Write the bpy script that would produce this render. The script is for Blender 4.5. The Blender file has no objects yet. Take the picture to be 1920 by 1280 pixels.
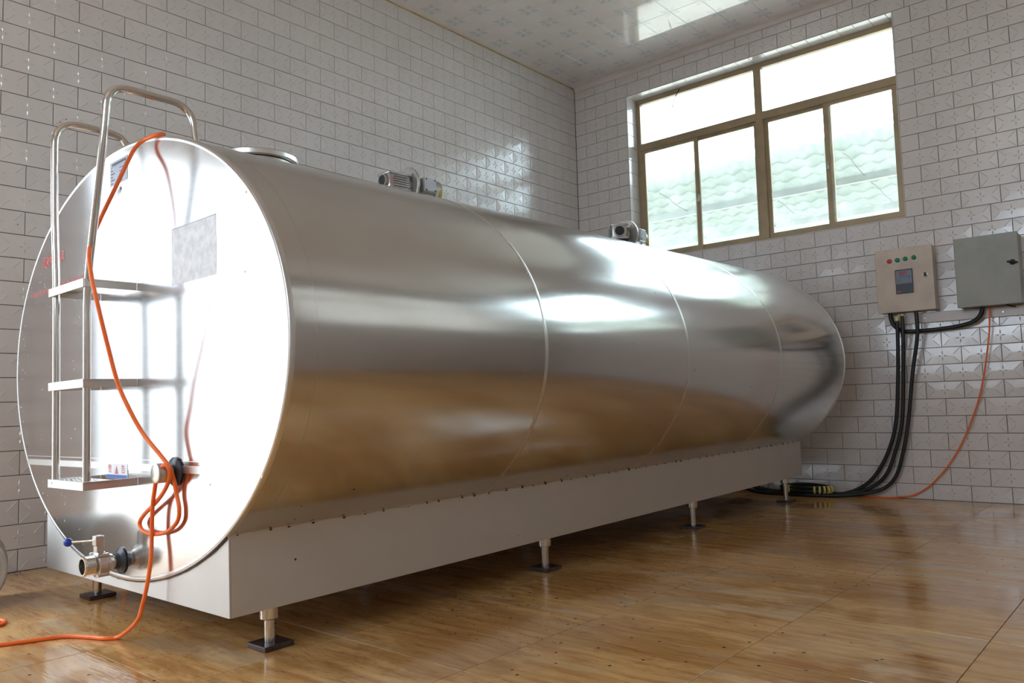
import bpy, bmesh, math, random
from mathutils import Vector, Matrix
random.seed(7)
sc = bpy.context.scene
C = sc.collection

# ------------------------------------------------------------------ camera
F_PX, YAW, PITCH, ROLL = 1483.19, math.radians(40.68409), math.radians(4.56979), math.radians(-1.5695)
CAM = Vector((-7.740, -5.530, 0.934))
fw = Vector((math.cos(PITCH)*math.cos(YAW), math.cos(PITCH)*math.sin(YAW), math.sin(PITCH)))
r0 = Vector((math.sin(YAW), -math.cos(YAW), 0)); u0 = r0.cross(fw)
rt = r0*math.cos(ROLL) + u0*math.sin(ROLL); up = u0*math.cos(ROLL) - r0*math.sin(ROLL)
cam = bpy.data.objects.new('camera', bpy.data.cameras.new('camera')); C.objects.link(cam)
cam.data.sensor_width = 36.0; cam.data.lens = F_PX/1920*36.0; cam.data.clip_start = 0.02
M = Matrix((rt, up, -fw)).transposed().to_4x4(); M.translation = CAM
cam.matrix_world = M
sc.camera = cam

# ------------------------------------------------------------------ sky, exposure, window portals
w = bpy.data.worlds.new('world'); sc.world = w; w.use_nodes = True
bg = w.node_tree.nodes['Background']
bg.inputs[0].default_value = (0.70, 0.845, 1.0, 1); bg.inputs[1].default_value = 1.0
sc.view_settings.view_transform = 'Standard'; sc.view_settings.look = 'None'
sc.view_settings.exposure = 3.66; sc.view_settings.gamma = 1.0
sc.view_settings.use_curve_mapping = False

def portal(name, loc, rot, sx, sy):
    l = bpy.data.lights.new(name, 'AREA'); l.shape = 'RECTANGLE'; l.size = sx; l.size_y = sy
    l.cycles.is_portal = True
    o = bpy.data.objects.new(name, l); C.objects.link(o); o.location = loc; o.rotation_euler = rot
    return o
H_ = math.pi/2
WY0, WY1, WZ0, WZ1 = -3.645, -0.733, 2.535, 4.485        # end window opening
DX0, DX1, DZ = -9.6, -6.80, 2.82                         # doorway in the left wall
RW = -6.85                                               # right wall
BW = -10.6                                               # back wall
ZC = 4.785
RWIN = [(-3.6, -0.7, 2.30, 4.35)]
BWY0, BWY1, BWZ0, BWZ1 = -5.4, -2.5, 2.2, 4.1            # windows in the wall behind the camera
W2Y0, W2Y1 = -6.70, -4.95                                # second end window, right of the frame
portal('portal_window', (0.26, (WY0+WY1)/2, (WZ0+WZ1)/2), (0, H_, 0), WZ1-WZ0, WY1-WY0)
portal('portal_window_far', (0.26, (W2Y0+W2Y1)/2, (WZ0+WZ1)/2), (0, H_, 0), WZ1-WZ0, W2Y1-W2Y0)
portal('portal_back', (BW-.22, (BWY0+BWY1)/2, (BWZ0+BWZ1)/2), (0, -H_, 0), BWZ1-BWZ0, BWY1-BWY0)
portal('portal_door', ((DX0+DX1)/2, 0.22, DZ/2), (-H_, 0, 0), DX1-DX0, DZ)
for i, (a, b, c, d) in enumerate(RWIN):
    portal('portal_side', ((a+b)/2, RW-0.22, (c+d)/2), (H_, 0, 0), b-a, d-c)

if hasattr(sc, 'cycles'):
    sc.cycles.max_bounces = 7; sc.cycles.blur_glossy = 0.6

# ------------------------------------------------------------------ materials
def mat(name, col=(.8, .8, .8), rough=.5, metal=0.0, spec=.5, **kw):
    m = bpy.data.materials.new(name); m.use_nodes = True
    b = m.node_tree.nodes['Principled BSDF']
    b.inputs['Base Color'].default_value = (*col, 1); b.inputs['Roughness'].default_value = rough
    b.inputs['Metallic'].default_value = metal; b.inputs['Specular IOR Level'].default_value = spec
    for k, v in kw.items(): b.inputs[k.replace('_', ' ')].default_value = v
    return m
class NT:
    def __init__(s, m): s.t = m.node_tree; s.b = s.t.nodes.get('Principled BSDF')
    def n(s, typ, **kw):
        nd = s.t.nodes.new(typ)
        for k, v in kw.items(): setattr(nd, k, v)
        return nd
    def l(s, a, b): s.t.links.new(a, b)
    def val(s, inp, v):
        if hasattr(v, 'links') or hasattr(v, 'is_output'): s.l(v, inp)
        else: inp.default_value = v
    def math(s, op, a, b=None, c=None, clamp=False):
        nd = s.n('ShaderNodeMath', operation=op); nd.use_clamp = clamp
        for i, v in enumerate((a, b, c)):
            if v is not None: s.val(nd.inputs[i], v)
        return nd.outputs[0]
    def mix(s, f, a, b):
        nd = s.n('ShaderNodeMix', data_type='RGBA')
        s.val(nd.inputs[0], f)
        for i, v in ((6, a), (7, b)):
            if isinstance(v, tuple): nd.inputs[i].default_value = (*v, 1)
            else: s.l(v, nd.inputs[i])
        return nd.outputs[2]
    def ramp(s, x, lo, hi, a=0.0, b=1.0):
        nd = s.n('ShaderNodeMapRange', interpolation_type='SMOOTHSTEP')
        s.val(nd.inputs[0], x)
        for i, v in enumerate((lo, hi, a, b)): nd.inputs[i+1].default_value = v
        return nd.outputs[0]
    def noise(s, vec, scale, detail=3, rough=.5):
        nd = s.n('ShaderNodeTexNoise'); s.l(vec, nd.inputs['Vector'])
        nd.inputs['Scale'].default_value = scale; nd.inputs['Detail'].default_value = detail; nd.inputs['Roughness'].default_value = rough
        return nd.outputs[0]
    def mapv(s, vec, scale=(1, 1, 1), loc=(0, 0, 0)):
        nd = s.n('ShaderNodeMapping'); s.l(vec, nd.inputs[0])
        nd.inputs['Scale'].default_value = scale; nd.inputs['Location'].default_value = loc
        return nd.outputs[0]
    def bump(s, h, dist, strength=1.0, normal=None):
        nd = s.n('ShaderNodeBump'); nd.inputs['Strength'].default_value = strength; nd.inputs['Distance'].default_value = dist
        s.l(h, nd.inputs['Height'])
        if normal is not None: s.l(normal, nd.inputs['Normal'])
        return nd.outputs[0]

def m_wall_tile():
    m = mat('glazed_tile', (.66, .635, .625), .16, spec=1.0); t = NT(m)
    uv = t.n('ShaderNodeUVMap'); sep = t.n('ShaderNodeSeparateXYZ'); t.l(uv.outputs[0], sep.inputs[0])
    u, v = sep.outputs[0], sep.outputs[1]
    au, av = t.math('ABSOLUTE', u), t.math('ABSOLUTE', v)
    # striped relief on the upper and lower facets of the pressed pattern
    band = t.ramp(t.math('SUBTRACT', t.math('SUBTRACT', .148, au), t.math('SUBTRACT', .073, av)), 0.004, .006)
    edge = t.ramp(av, .068, .064)
    st = t.math('SINE', t.math('MULTIPLY', t.math('ADD', u, v), 2*math.pi/.012))
    h = t.math('MULTIPLY', t.math('MULTIPLY', st, band), edge)
    geo = t.n('ShaderNodeNewGeometry'); wob = t.noise(geo.outputs['Position'], 9, 2)
    nb = t.bump(wob, .0012)
    t.l(t.bump(h, .00006, 1, nb), t.b.inputs['Normal'])
    oi = t.n('ShaderNodeObjectInfo')
    grime = t.ramp(t.noise(geo.outputs['Position'], 1.7, 4), .35, .75)
    col = t.mix(t.math('MULTIPLY', grime, .35), (.70, .645, .61), (.60, .54, .495))
    col = t.mix(t.math('MULTIPLY', oi.outputs['Random'], .25), col, (.60, .56, .54))
    vo = t.n('ShaderNodeTexVoronoi'); t.l(geo.outputs['Position'], vo.inputs['Vector']); vo.inputs['Scale'].default_value = 6.0
    fly = t.ramp(vo.outputs['Distance'], .035, .02)
    clump = t.ramp(t.noise(geo.outputs['Position'], .9, 2), .58, .66)
    col = t.mix(t.math('MULTIPLY', fly, clump), col, (.05, .045, .04))
    t.l(col, t.b.inputs['Base Color'])
    return m
def m_ceiling():
    m = mat('printed_ceiling_panel', (.7, .68, .67), .32, Coat_Weight=1.0, Coat_Roughness=.035, Coat_IOR=1.6); t = NT(m)
    uv = t.n('ShaderNodeUVMap'); sep = t.n('ShaderNodeSeparateXYZ'); t.l(uv.outputs[0], sep.inputs[0])
    u = t.math('SUBTRACT', .1675, t.math('ABSOLUTE', sep.outputs[0])); v = t.math('SUBTRACT', .1675, t.math('ABSOLUTE', sep.outputs[1]))
    r = t.math('SQRT', t.math('ADD', t.math('MULTIPLY', u, u), t.math('MULTIPLY', v, v)))
    th = t.math('ARCTAN2', v, u)
    pet = t.math('ABSOLUTE', t.math('COSINE', t.math('MULTIPLY', th, 4.0)))
    R = t.math('ADD', .050, t.math('MULTIPLY', pet, .052))
    fl = t.math('MULTIPLY', t.ramp(t.math('SUBTRACT', r, R), .004, -.004), t.ramp(r, .012, .018))
    ring = t.math('SINE', t.math('MULTIPLY', r, 420.0))
    fl = t.math('MULTIPLY', fl, t.ramp(ring, -.6, .2, .35, 1.0))
    line = t.ramp(t.math('MINIMUM', u, v), .013, .009)
    base = t.mix(t.ramp(t.noise(t.mapv(uv.outputs[0]), 4, 2), .3, .7), (.80, .71, .67), (.84, .755, .715))
    col = t.mix(t.math('MULTIPLY', fl, .62), base, (.46, .44, .47))
    col = t.mix(line, col, (.78, .77, .78))
    t.l(col, t.b.inputs['Base Color'])
    geo = t.n('ShaderNodeNewGeometry')
    nb = t.bump(t.noise(geo.outputs['Position'], 2.2, 2), .003)
    t.l(t.bump(fl, .0006, .6, nb), t.b.inputs['Normal'])
    return m
def m_floor():
    m = mat('wood_look_floor_tile', (.5, .3, .15), .12); t = NT(m)
    geo = t.n('ShaderNodeNewGeometry'); oi = t.n('ShaderNodeObjectInfo')
    off = t.n('ShaderNodeCombineXYZ')
    t.l(t.math('MULTIPLY', oi.outputs['Random'], 37.0), off.inputs[0]); t.l(t.math('MULTIPLY', oi.outputs['Random'], 11.0), off.inputs[1])
    ad = t.n('ShaderNodeVectorMath', operation='ADD'); t.l(geo.outputs['Position'], ad.inputs[0]); t.l(off.outputs[0], ad.inputs[1])
    P = ad.outputs[0]
    warp = t.n('ShaderNodeVectorMath', operation='MULTIPLY_ADD')
    nz = t.n('ShaderNodeTexNoise'); t.l(P, nz.inputs['Vector']); nz.inputs['Scale'].default_value = 2.0
    t.l(nz.outputs['Color'], warp.inputs[0]); warp.inputs[1].default_value = (.10, .05, 0); t.l(P, warp.inputs[2])
    W = warp.outputs[0]
    g1 = t.noise(t.mapv(W, (13, 1.5, 1)), 1.6, 6, .65)
    g2 = t.noise(t.mapv(W, (30, 2.2, 1)), 2.0, 4, .65)
    g3 = t.noise(t.mapv(W, (60, 5, 1)), 2.2, 3, .6)
    col = t.mix(t.ramp(g1, .30, .72), (.74, .43, .165), (.50, .25, .08))
    col = t.mix(t.math('MULTIPLY', t.ramp(g2, .42, .75), .55), col, (.60, .37, .17))
    col = t.mix(t.math('MULTIPLY', t.ramp(t.noise(t.mapv(W, (15, 1.6, 1), (5, 3, 0)), 1.5, 5), .52, .68), .7), col, (.47, .185, .065))
    col = t.mix(t.math('MULTIPLY', t.ramp(g3, .62, .68), .75), col, (.13, .075, .04))
    pale = t.math('MULTIPLY', t.ramp(t.noise(t.mapv(W, (3, .7, 1), (9, 1, 0)), 1.3, 3), .52, .68), .45)
    col = t.mix(pale, col, (.62, .50, .34))
    vo = t.n('ShaderNodeTexVoronoi', voronoi_dimensions='2D'); t.l(geo.outputs['Position'], vo.inputs['Vector']); vo.inputs['Scale'].default_value = 5.5
    sp = t.ramp(vo.outputs['Distance'], .042, .030)
    sp = t.math('MULTIPLY', sp, t.ramp(t.noise(geo.outputs['Position'], 1.1, 2), .46, .54))
    vo2 = t.n('ShaderNodeTexVoronoi', voronoi_dimensions='2D'); t.l(geo.outputs['Position'], vo2.inputs['Vector']); vo2.inputs['Scale'].default_value = 13
    sp2 = t.math('MULTIPLY', t.ramp(vo2.outputs['Distance'], .05, .04), t.ramp(t.noise(geo.outputs['Position'], .8, 2), .55, .6))
    col = t.mix(t.math('MAXIMUM', sp, sp2), col, (.03, .022, .015))
    wet = t.ramp(t.noise(t.mapv(geo.outputs['Position'], (1.6, .8, 1)), .9, 6, .68), .47, .53)
    dk = t.n('ShaderNodeMix', data_type='RGBA', blend_type='MULTIPLY'); t.val(dk.inputs[0], t.math('MULTIPLY', wet, .75)); t.l(col, dk.inputs[6]); dk.inputs[7].default_value = (.74, .66, .58, 1)
    t.l(dk.outputs[2], t.b.inputs['Base Color'])
    t.l(t.math('ADD', .05, t.math('MULTIPLY', t.math('SUBTRACT', 1.0, wet), .15)), t.b.inputs['Roughness'])
    b1 = t.bump(t.noise(t.mapv(geo.outputs['Position'], (55, 7, 1)), 1.5, 3), .00055)
    t.l(t.bump(g2, .0003, .5, b1), t.b.inputs['Normal'])
    t.b.inputs['Specular IOR Level'].default_value = .5
    return m
def m_steel(name, col=(.70, .69, .67), rough=.2, aniso=0.0, rot=0.0, wavy=0.0, wsc=1.5, grain=None, specks=False, film=False):
    m = mat(name, col, rough, 1.0); t = NT(m)
    geo = t.n('ShaderNodeNewGeometry'); tc = t.n('ShaderNodeTexCoord')
    P = tc.outputs['Object']
    if aniso:
        t.b.inputs['Anisotropic'].default_value = aniso; t.b.inputs['Anisotropic Rotation'].default_value = rot
        tg = t.n('ShaderNodeTangent', direction_type='UV_MAP'); t.l(tg.outputs[0], t.b.inputs['Tangent'])
    c = None
    rg = t.ramp(t.noise(P, 3.1, 5, .6), .3, .75, rough*.94, rough*1.07)
    nrm = None
    if wavy: nrm = t.bump(t.noise(P, wsc, 1), wavy)
    if grain:
        g = t.noise(t.mapv(P, grain), 1.0, 4, .7)
        nrm = t.bump(g, .00005, 1, nrm) if nrm is not None else t.bump(g, .00005)
        rg = t.math('ADD', rg, t.math('MULTIPLY', t.math('SUBTRACT', g, .5), rough*.5))
    if nrm is not None: t.l(nrm, t.b.inputs['Normal'])
    t.l(rg, t.b.inputs['Roughness'])
    if specks:
        vo = t.n('ShaderNodeTexVoronoi'); t.l(P, vo.inputs['Vector']); vo.inputs['Scale'].default_value = 7
        sp = t.math('MULTIPLY', t.ramp(vo.outputs['Distance'], .042, .030), t.ramp(t.noise(P, 1.3, 2), .53, .58))
        vo2 = t.n('ShaderNodeTexVoronoi'); t.l(P, vo2.inputs['Vector']); vo2.inputs['Scale'].default_value = 38
        sm = t.math('MULTIPLY', t.ramp(t.noise(P, 2.0, 6, .7), .52, .72), .12)
        cc = t.mix(sm, col, (.50, .47, .43)); cc = t.mix(sp, cc, (.05, .04, .035))
        t.l(cc, t.b.inputs['Base Color'])
        mt = t.math('SUBTRACT', 1.0, sp)
        if 'face' in name:
            dr = t.math('MULTIPLY', t.ramp(vo2.outputs['Distance'], .16, .08), t.ramp(t.noise(P, 3.5, 3), .50, .62))
            cc = t.mix(t.math('MULTIPLY', dr, .8), cc, (.80, .80, .80)); t.l(cc, t.b.inputs['Base Color'])
            mt = t.math('SUBTRACT', mt, t.math('MULTIPLY', dr, .7))
        t.l(mt, t.b.inputs['Metallic'])
    return m
def m_brick(name):
    m = mat(name, (.66, .63, .62), .16); t = NT(m)
    tc = t.n('ShaderNodeTexCoord'); uvn = t.n('ShaderNodeUVMap')
    br = t.n('ShaderNodeTexBrick'); t.l(uvn.outputs[0], br.inputs['Vector'])
    br.inputs['Scale'].default_value = 1.0; br.inputs['Brick Width'].default_value = .3; br.inputs['Row Height'].default_value = .15
    br.inputs['Mortar Size'].default_value = .003
    br.inputs['Color1'].default_value = (.68, .62, .58, 1); br.inputs['Color2'].default_value = (.64, .58, .54, 1); br.inputs['Mortar'].default_value = (.13, .09, .07, 1)
    t.l(br.outputs['Color'], t.b.inputs['Base Color'])
    return m
def m_noisy(name, a, b, scale, rough, metal=0.0, detail=4, lo=.35, hi=.7, bump=0.0):
    m = mat(name, a, rough, metal); t = NT(m); tc = t.n('ShaderNodeTexCoord')
    nz = t.noise(tc.outputs['Object'], scale, detail, .6)
    t.l(t.mix(t.ramp(nz, lo, hi), a, b), t.b.inputs['Base Color'])
    if bump: t.l(t.bump(nz, bump), t.b.inputs['Normal'])
    return m
def m_glass():
    m = bpy.data.materials.new('window_glass'); m.use_nodes = True; t = NT(m); t.t.nodes.clear()
    out = t.n('ShaderNodeOutputMaterial'); tr = t.n('ShaderNodeBsdfTransparent'); tr.inputs[0].default_value = (.93, .97, .95, 1)
    gl = t.n('ShaderNodeBsdfGlossy'); gl.inputs['Roughness'].default_value = .02
    fr = t.n('ShaderNodeFresnel'); fr.inputs[0].default_value = 1.45
    mx = t.n('ShaderNodeMixShader'); t.l(fr.outputs[0], mx.inputs[0]); t.l(tr.outputs[0], mx.inputs[1]); t.l(gl.outputs[0], mx.inputs[2])
    df = t.n('ShaderNodeBsdfTranslucent'); df.inputs[0].default_value = (.8, .8, .75, 1)
    dd = t.n('ShaderNodeBsdfDiffuse'); dd.inputs[0].default_value = (.15, .13, .1, 1)
    tc = t.n('ShaderNodeTexCoord'); P = tc.outputs['Object']
    sepz = t.n('ShaderNodeSeparateXYZ'); t.l(P, sepz.inputs[0])
    low = t.ramp(sepz.outputs[2], .30, .0)
    dirt = t.math('MULTIPLY', t.ramp(t.noise(P, 4, 5, .65), .35, .8), .10)
    dirt = t.math('ADD', .03, t.math('ADD', dirt, t.math('MULTIPLY', low, .06)))
    mx2 = t.n('ShaderNodeMixShader'); t.l(dirt, mx2.inputs[0]); t.l(mx.outputs[0], mx2.inputs[1]); t.l(df.outputs[0], mx2.inputs[2])
    vo = t.n('ShaderNodeTexVoronoi'); t.l(P, vo.inputs['Vector']); vo.inputs['Scale'].default_value = 14
    sp = t.math('MULTIPLY', t.math('MULTIPLY', t.ramp(vo.outputs['Distance'], .09, .06), t.ramp(t.noise(P, 3, 2), .5, .56)), t.ramp(sepz.outputs[2], .42, .30))
    mx3 = t.n('ShaderNodeMixShader'); t.l(sp, mx3.inputs[0]); t.l(mx2.outputs[0], mx3.inputs[1]); t.l(dd.outputs[0], mx3.inputs[2])
    t.l(mx3.outputs[0], out.inputs[0])
    return m
def m_canopy():
    m = bpy.data.materials.new('translucent_resin_sheet'); m.use_nodes = True; t = NT(m); t.t.nodes.clear()
    out = t.n('ShaderNodeOutputMaterial'); d = t.n('ShaderNodeBsdfDiffuse'); tl = t.n('ShaderNodeBsdfTranslucent')
    tc = t.n('ShaderNodeTexCoord'); nz = t.ramp(t.noise(tc.outputs['Object'], 1.2, 4), .3, .7)
    c = t.mix(nz, (.115, .122, .095), (.145, .145, .118))
    t.l(c, d.inputs[0]); t.l(c, tl.inputs[0])
    mx = t.n('ShaderNodeMixShader'); mx.inputs[0].default_value = .62
    t.l(d.outputs[0], mx.inputs[1]); t.l(tl.outputs[0], mx.inputs[2]); t.l(mx.outputs[0], out.inputs[0])
    return m

TILE = m_wall_tile(); CEIL = m_ceiling(); FLOOR = m_floor(); BRICK = m_brick('tiled_wall_far')
GROUT = m_noisy('dark_grout', (.055, .035, .025), (.10, .07, .05), 6, .9)
FGROUT = m_noisy('floor_grout', (.10, .065, .04), (.22, .18, .14), 2, .8)
SHELL = m_steel('brushed_steel_shell', (.70, .685, .655), .17, wavy=.0035, wsc=.9, grain=(2.0, 90, 90), specks=True)
FACE = m_steel('brushed_steel_face', (.72, .72, .73), .16, aniso=.75, rot=.25, wavy=.004, wsc=1.6, grain=(4, 5, 110), specks=True)
SKIRT = m_steel('matte_steel_skirt', (.66, .635, .60), .58, wavy=.003, wsc=1.2, specks=True)
STEEL = m_steel('polished_steel', (.70, .67, .62), .16)
STEEL_R = m_steel('worn_steel', (.62, .58, .53), .32, specks=True)
BAND = m_steel('ground_weld_seam', (.80, .79, .76), .34)
RIM = m_steel('folded_steel_edge', (.78, .77, .75), .30)
ALU = m_noisy('cast_aluminium', (.55, .53, .50), (.46, .44, .41), 30, .38, .85)
ALU_L = m_noisy('painted_aluminium', (.55, .57, .60), (.48, .50, .53), 12, .4, .3)
BLACK = mat('black_rubber', (.012, .012, .013), .5)
BLACKP = m_noisy('black_sealant', (.02, .021, .026), (.05, .05, .055), 20, .35, bump=.001)
PADM = m_noisy('dark_brown_pad', (.035, .018, .016), (.075, .045, .04), 14, .3)
ORANGE = m_noisy('orange_cord', (.95, .17, .018), (.85, .13, .015), 5, .38)
BLUE = mat('blue_plastic_ball', (.01, .045, .32), .22)
NAVY = mat('navy_paint', (.01, .015, .10), .4)
PINK = mat('faded_pink_label', (.55, .30, .29), .5)
YELLOW = mat('yellow_label', (.75, .55, .03), .5)
WHITE = mat('white_label', (.82, .82, .82), .5)
WPVC = m_noisy('white_plastic', (.68, .60, .56), (.62, .55, .50), 4, .35)
CREAM = m_noisy('cream_enamel', (.62, .50, .39), (.52, .41, .32), 5, .42)
GREY = m_noisy('grey_green_enamel', (.34, .33, .285), (.29, .285, .245), 4, .45)
RED = mat('red_button', (.55, .02, .02), .3); GREEN = mat('green_button', (.0, .22, .11), .3)
PANEL = mat('meter_grey', (.16, .17, .20), .4); DARK = mat('meter_dark', (.02, .022, .03), .25)
LED = mat('red_display', (.35, .02, .015), .3); LBLUE = mat('blue_print', (.07, .17, .50), .5)
REDP = m_noisy('red_print', (.62, .10, .09), (.55, .20, .20), 30, .5)
WORN = m_noisy('worn_sticker_backing', (.80, .80, .80), (.60, .60, .61), 26, .5, lo=.3, hi=.75, bump=.0006)
PLATE = m_noisy('grey_nameplate', (.42, .43, .48), (.36, .37, .42), 12, .4, .5)
INK = mat('dark_ink', (.06, .06, .09), .5)
FRAME = m_noisy('bronze_aluminium', (.40, .30, .175), (.33, .25, .16), 5, .38, .35)
FROST = bpy.data.materials.new('frosted_glass'); FROST.use_nodes = True
_t = NT(FROST); _t.t.nodes.clear(); _o = _t.n('ShaderNodeOutputMaterial'); _a = _t.n('ShaderNodeBsdfTranslucent'); _a.inputs[0].default_value = (.22, .24, .23, 1)
_b = _t.n('ShaderNodeTexCoord'); _c = _t.n('ShaderNodeMix', data_type='RGBA'); _t.l(_t.ramp(_t.noise(_b.outputs['Object'], 3, 3), .3, .7), _c.inputs[0]); _c.inputs[6].default_value = (.30, .285, .265, 1); _c.inputs[7].default_value = (.37, .35, .325, 1)
_t.l(_c.outputs[2], _a.inputs[0]); _t.l(_a.outputs[0], _o.inputs[0])
GLASS = m_glass(); CANOPY = m_canopy()
PURLIN = m_noisy('grey_purlin', (.34, .38, .36), (.28, .32, .30), 3, .5)
CONC = m_noisy('outdoor_concrete', (.52, .44, .35), (.44, .37, .29), 1.2, .9)
PLASTER = m_noisy('plain_plaster', (.50, .485, .47), (.45, .435, .42), 1.0, .7)
TAPE = mat('yellow_tape', (.72, .60, .16), .5)
SEAL = m_noisy('yellowed_sealant', (.42, .28, .10), (.55, .42, .22), 6, .5)
CORN = m_noisy('pvc_cornice', (.68, .60, .56), (.62, .54, .50), 2.5, .35)
TUB = m_noisy('pale_plastic', (.36, .325, .28), (.31, .28, .245), 2, .4)

# ------------------------------------------------------------------ mesh helpers
class MB:
    def __init__(s): s.v = []; s.f = []; s.uv = []; s.sm = []
    def add(s, vs, fs, smooth=False, uv=None):
        o = len(s.v); s.v += [tuple(x) for x in vs]
        for i, f in enumerate(fs):
            s.f.append(tuple(o+k for k in f)); s.sm.append(smooth)
            s.uv.append([uv[k] for k in f] if uv else None)
    def box(s, a, b):
        x0, x1 = sorted((a[0], b[0])); y0, y1 = sorted((a[1], b[1])); z0, z1 = sorted((a[2], b[2]))
        vs = [(x0, y0, z0), (x1, y0, z0), (x1, y1, z0), (x0, y1, z0), (x0, y0, z1), (x1, y0, z1), (x1, y1, z1), (x0, y1, z1)]
        s.add(vs, [(3, 2, 1, 0), (4, 5, 6, 7), (0, 1, 5, 4), (1, 2, 6, 5), (2, 3, 7, 6), (3, 0, 4, 7)])
    def bbox(s, a, b, r=.004):
        """box with chamfered edges"""
        lo = [min(a[i], b[i]) for i in range(3)]; hi = [max(a[i], b[i]) for i in range(3)]
        bm = bmesh.new(); bmesh.ops.create_cube(bm, size=1)
        for v in bm.verts:
            for i in range(3): v.co[i] = (lo[i]+hi[i])/2 + v.co[i]*(hi[i]-lo[i])
        r = min(r, min(hi[i]-lo[i] for i in range(3))*.45)
        bmesh.ops.bevel(bm, geom=list(bm.edges), offset=r, segments=2, affect='EDGES', profile=.5)
        bm.verts.index_update()
        s.add([v.co.copy() for v in bm.verts], [[v.index for v in f.verts] for f in bm.faces]); bm.free()
    def tube(s, pts, r, seg=12, caps=True, closed=False):
        pts = [Vector(p) for p in pts]; n = len(pts); rings = []; prev = None
        rr = r if isinstance(r, (list, tuple)) else [r]*n
        vs = []
        for i, p in enumerate(pts):
            if closed: t = pts[(i+1) % n]-pts[i-1]
            else: t = pts[min(i+1, n-1)]-pts[max(i-1, 0)]
            t.normalize()
            if prev is None:
                a = Vector((0, 0, 1)) if abs(t.z) < .9 else Vector((1, 0, 0)); u = t.cross(a).normalized()
            else: u = (prev-t*prev.dot(t)).normalized()
            prev = u; b = t.cross(u)
            vs += [p+u*(rr[i]*math.cos(2*math.pi*k/seg))+b*(rr[i]*math.sin(2*math.pi*k/seg)) for k in range(seg)]
        fs = []
        m = n if closed else n-1
        for i in range(m):
            j = (i+1) % n
            fs += [(i*seg+k, i*seg+(k+1) % seg, j*seg+(k+1) % seg, j*seg+k) for k in range(seg)]
        s.add(vs, fs, True)
        if caps and not closed:
            s.add(vs[:seg], [tuple(range(seg))[::-1]]); s.add(vs[-seg:], [tuple(range(seg))])
    def lathe(s, prof, o, ax, seg=32, smooth=False):
        """prof: (distance along ax, radius); sharp between rings unless smooth"""
        o = Vector(o); ax = Vector(ax).normalized(); a = Vector((0, 0, 1)) if abs(ax.z) < .9 else Vector((1, 0, 0))
        u = ax.cross(a).normalized(); b = ax.cross(u)
        def ring(d, r): return [o+ax*d+u*(r*math.cos(2*math.pi*k/seg))+b*(r*math.sin(2*math.pi*k/seg)) for k in range(seg)]
        for (d0, r0_), (d1, r1) in zip(prof[:-1], prof[1:]):
            s.add(ring(d0, max(r0_, 1e-5))+ring(d1, max(r1, 1e-5)), [(k, (k+1) % seg, seg+(k+1) % seg, seg+k) for k in range(seg)], True)
    def build(s, name, m=None, parent=None, flip=False, uvdef=None):
        me = bpy.data.meshes.new(name); me.from_pydata(s.v, [], s.f if not flip else [f[::-1] for f in s.f])
        if any(s.uv) or uvdef:
            L = me.uv_layers.new(name='UVMap'); i = 0
            for k, p in enumerate(me.polygons):
                for li, vi in zip(p.loop_indices, p.vertices):
                    if uvdef: L.data[li].uv = uvdef(s.v[vi])
                    elif s.uv[k]: L.data[li].uv = s.uv[k][list(s.f[k]).index(vi)]
        bm = bmesh.new(); bm.from_mesh(me)
        if not s.uv or not any(s.uv): bmesh.ops.remove_doubles(bm, verts=bm.verts, dist=1e-6)
        bmesh.ops.recalc_face_normals(bm, faces=bm.faces) if s.sm and uvdef is None and not any(s.uv) else None
        bm.to_mesh(me); bm.free(); me.update()
        if any(s.sm):
            me.polygons.foreach_set('use_smooth', [True]*len(me.polygons)); me.set_sharp_from_angle(angle=math.radians(38))
        if m: me.materials.append(m)
        return link(name, me, parent)
def link(name, me, parent=None, loc=None):
    o = bpy.data.objects.new(name, me); C.objects.link(o)
    if parent is not None: o.parent = parent
    if loc is not None: o.location = loc
    return o
def tag(o, label=None, cat=None, group=None, kind=None):
    if label: o['label'] = label
    if cat: o['category'] = cat
    if group: o['group'] = group
    if kind: o['kind'] = kind
    return o
def spline(ctrl, n=10, closed=False):
    P = [Vector(c) for c in ctrl]; out = []; N = len(P)
    rng = range(N) if closed else range(N-1)
    for i in rng:
        if closed: p0, p1, p2, p3 = P[i-1], P[i], P[(i+1) % N], P[(i+2) % N]
        else: p0, p1, p2, p3 = P[max(i-1, 0)], P[i], P[i+1], P[min(i+2, N-1)]
        for k in range(n):
            t = k/n
            out.append(.5*((2*p1)+(p2-p0)*t+(2*p0-5*p1+4*p2-p3)*t*t+(3*p1-p0-3*p2+p3)*t**3))
    if not closed: out.append(P[-1])
    return out
def fillet(ctrl, r, n=8):
    """polyline with rounded corners"""
    P = [Vector(c) for c in ctrl]; out = [P[0]]
    for i in range(1, len(P)-1):
        a = (P[i-1]-P[i]); b = (P[i+1]-P[i]); d = min(r, a.length*.49, b.length*.49)
        a = P[i]+a.normalized()*d; b = P[i]+b.normalized()*d
        for k in range(n+1):
            t = k/n; out.append(a*(1-t)**2+P[i]*2*t*(1-t)+b*t*t)
    out.append(P[-1]); return out
def text_mesh(name, body, size, ext=.0004):
    cu = bpy.data.curves.new(name, 'FONT'); cu.body = body; cu.size = size; cu.extrude = ext; cu.align_x = 'CENTER'; cu.align_y = 'CENTER'
    o = bpy.data.objects.new(name, cu); C.objects.link(o)
    dg = bpy.context.evaluated_depsgraph_get(); me = bpy.data.meshes.new_from_object(o.evaluated_get(dg))
    bpy.data.objects.remove(o); bpy.data.curves.remove(cu); me.name = name
    return me
def struct(o, label=None, cat=None): return tag(o, label, cat, kind='structure')

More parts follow.
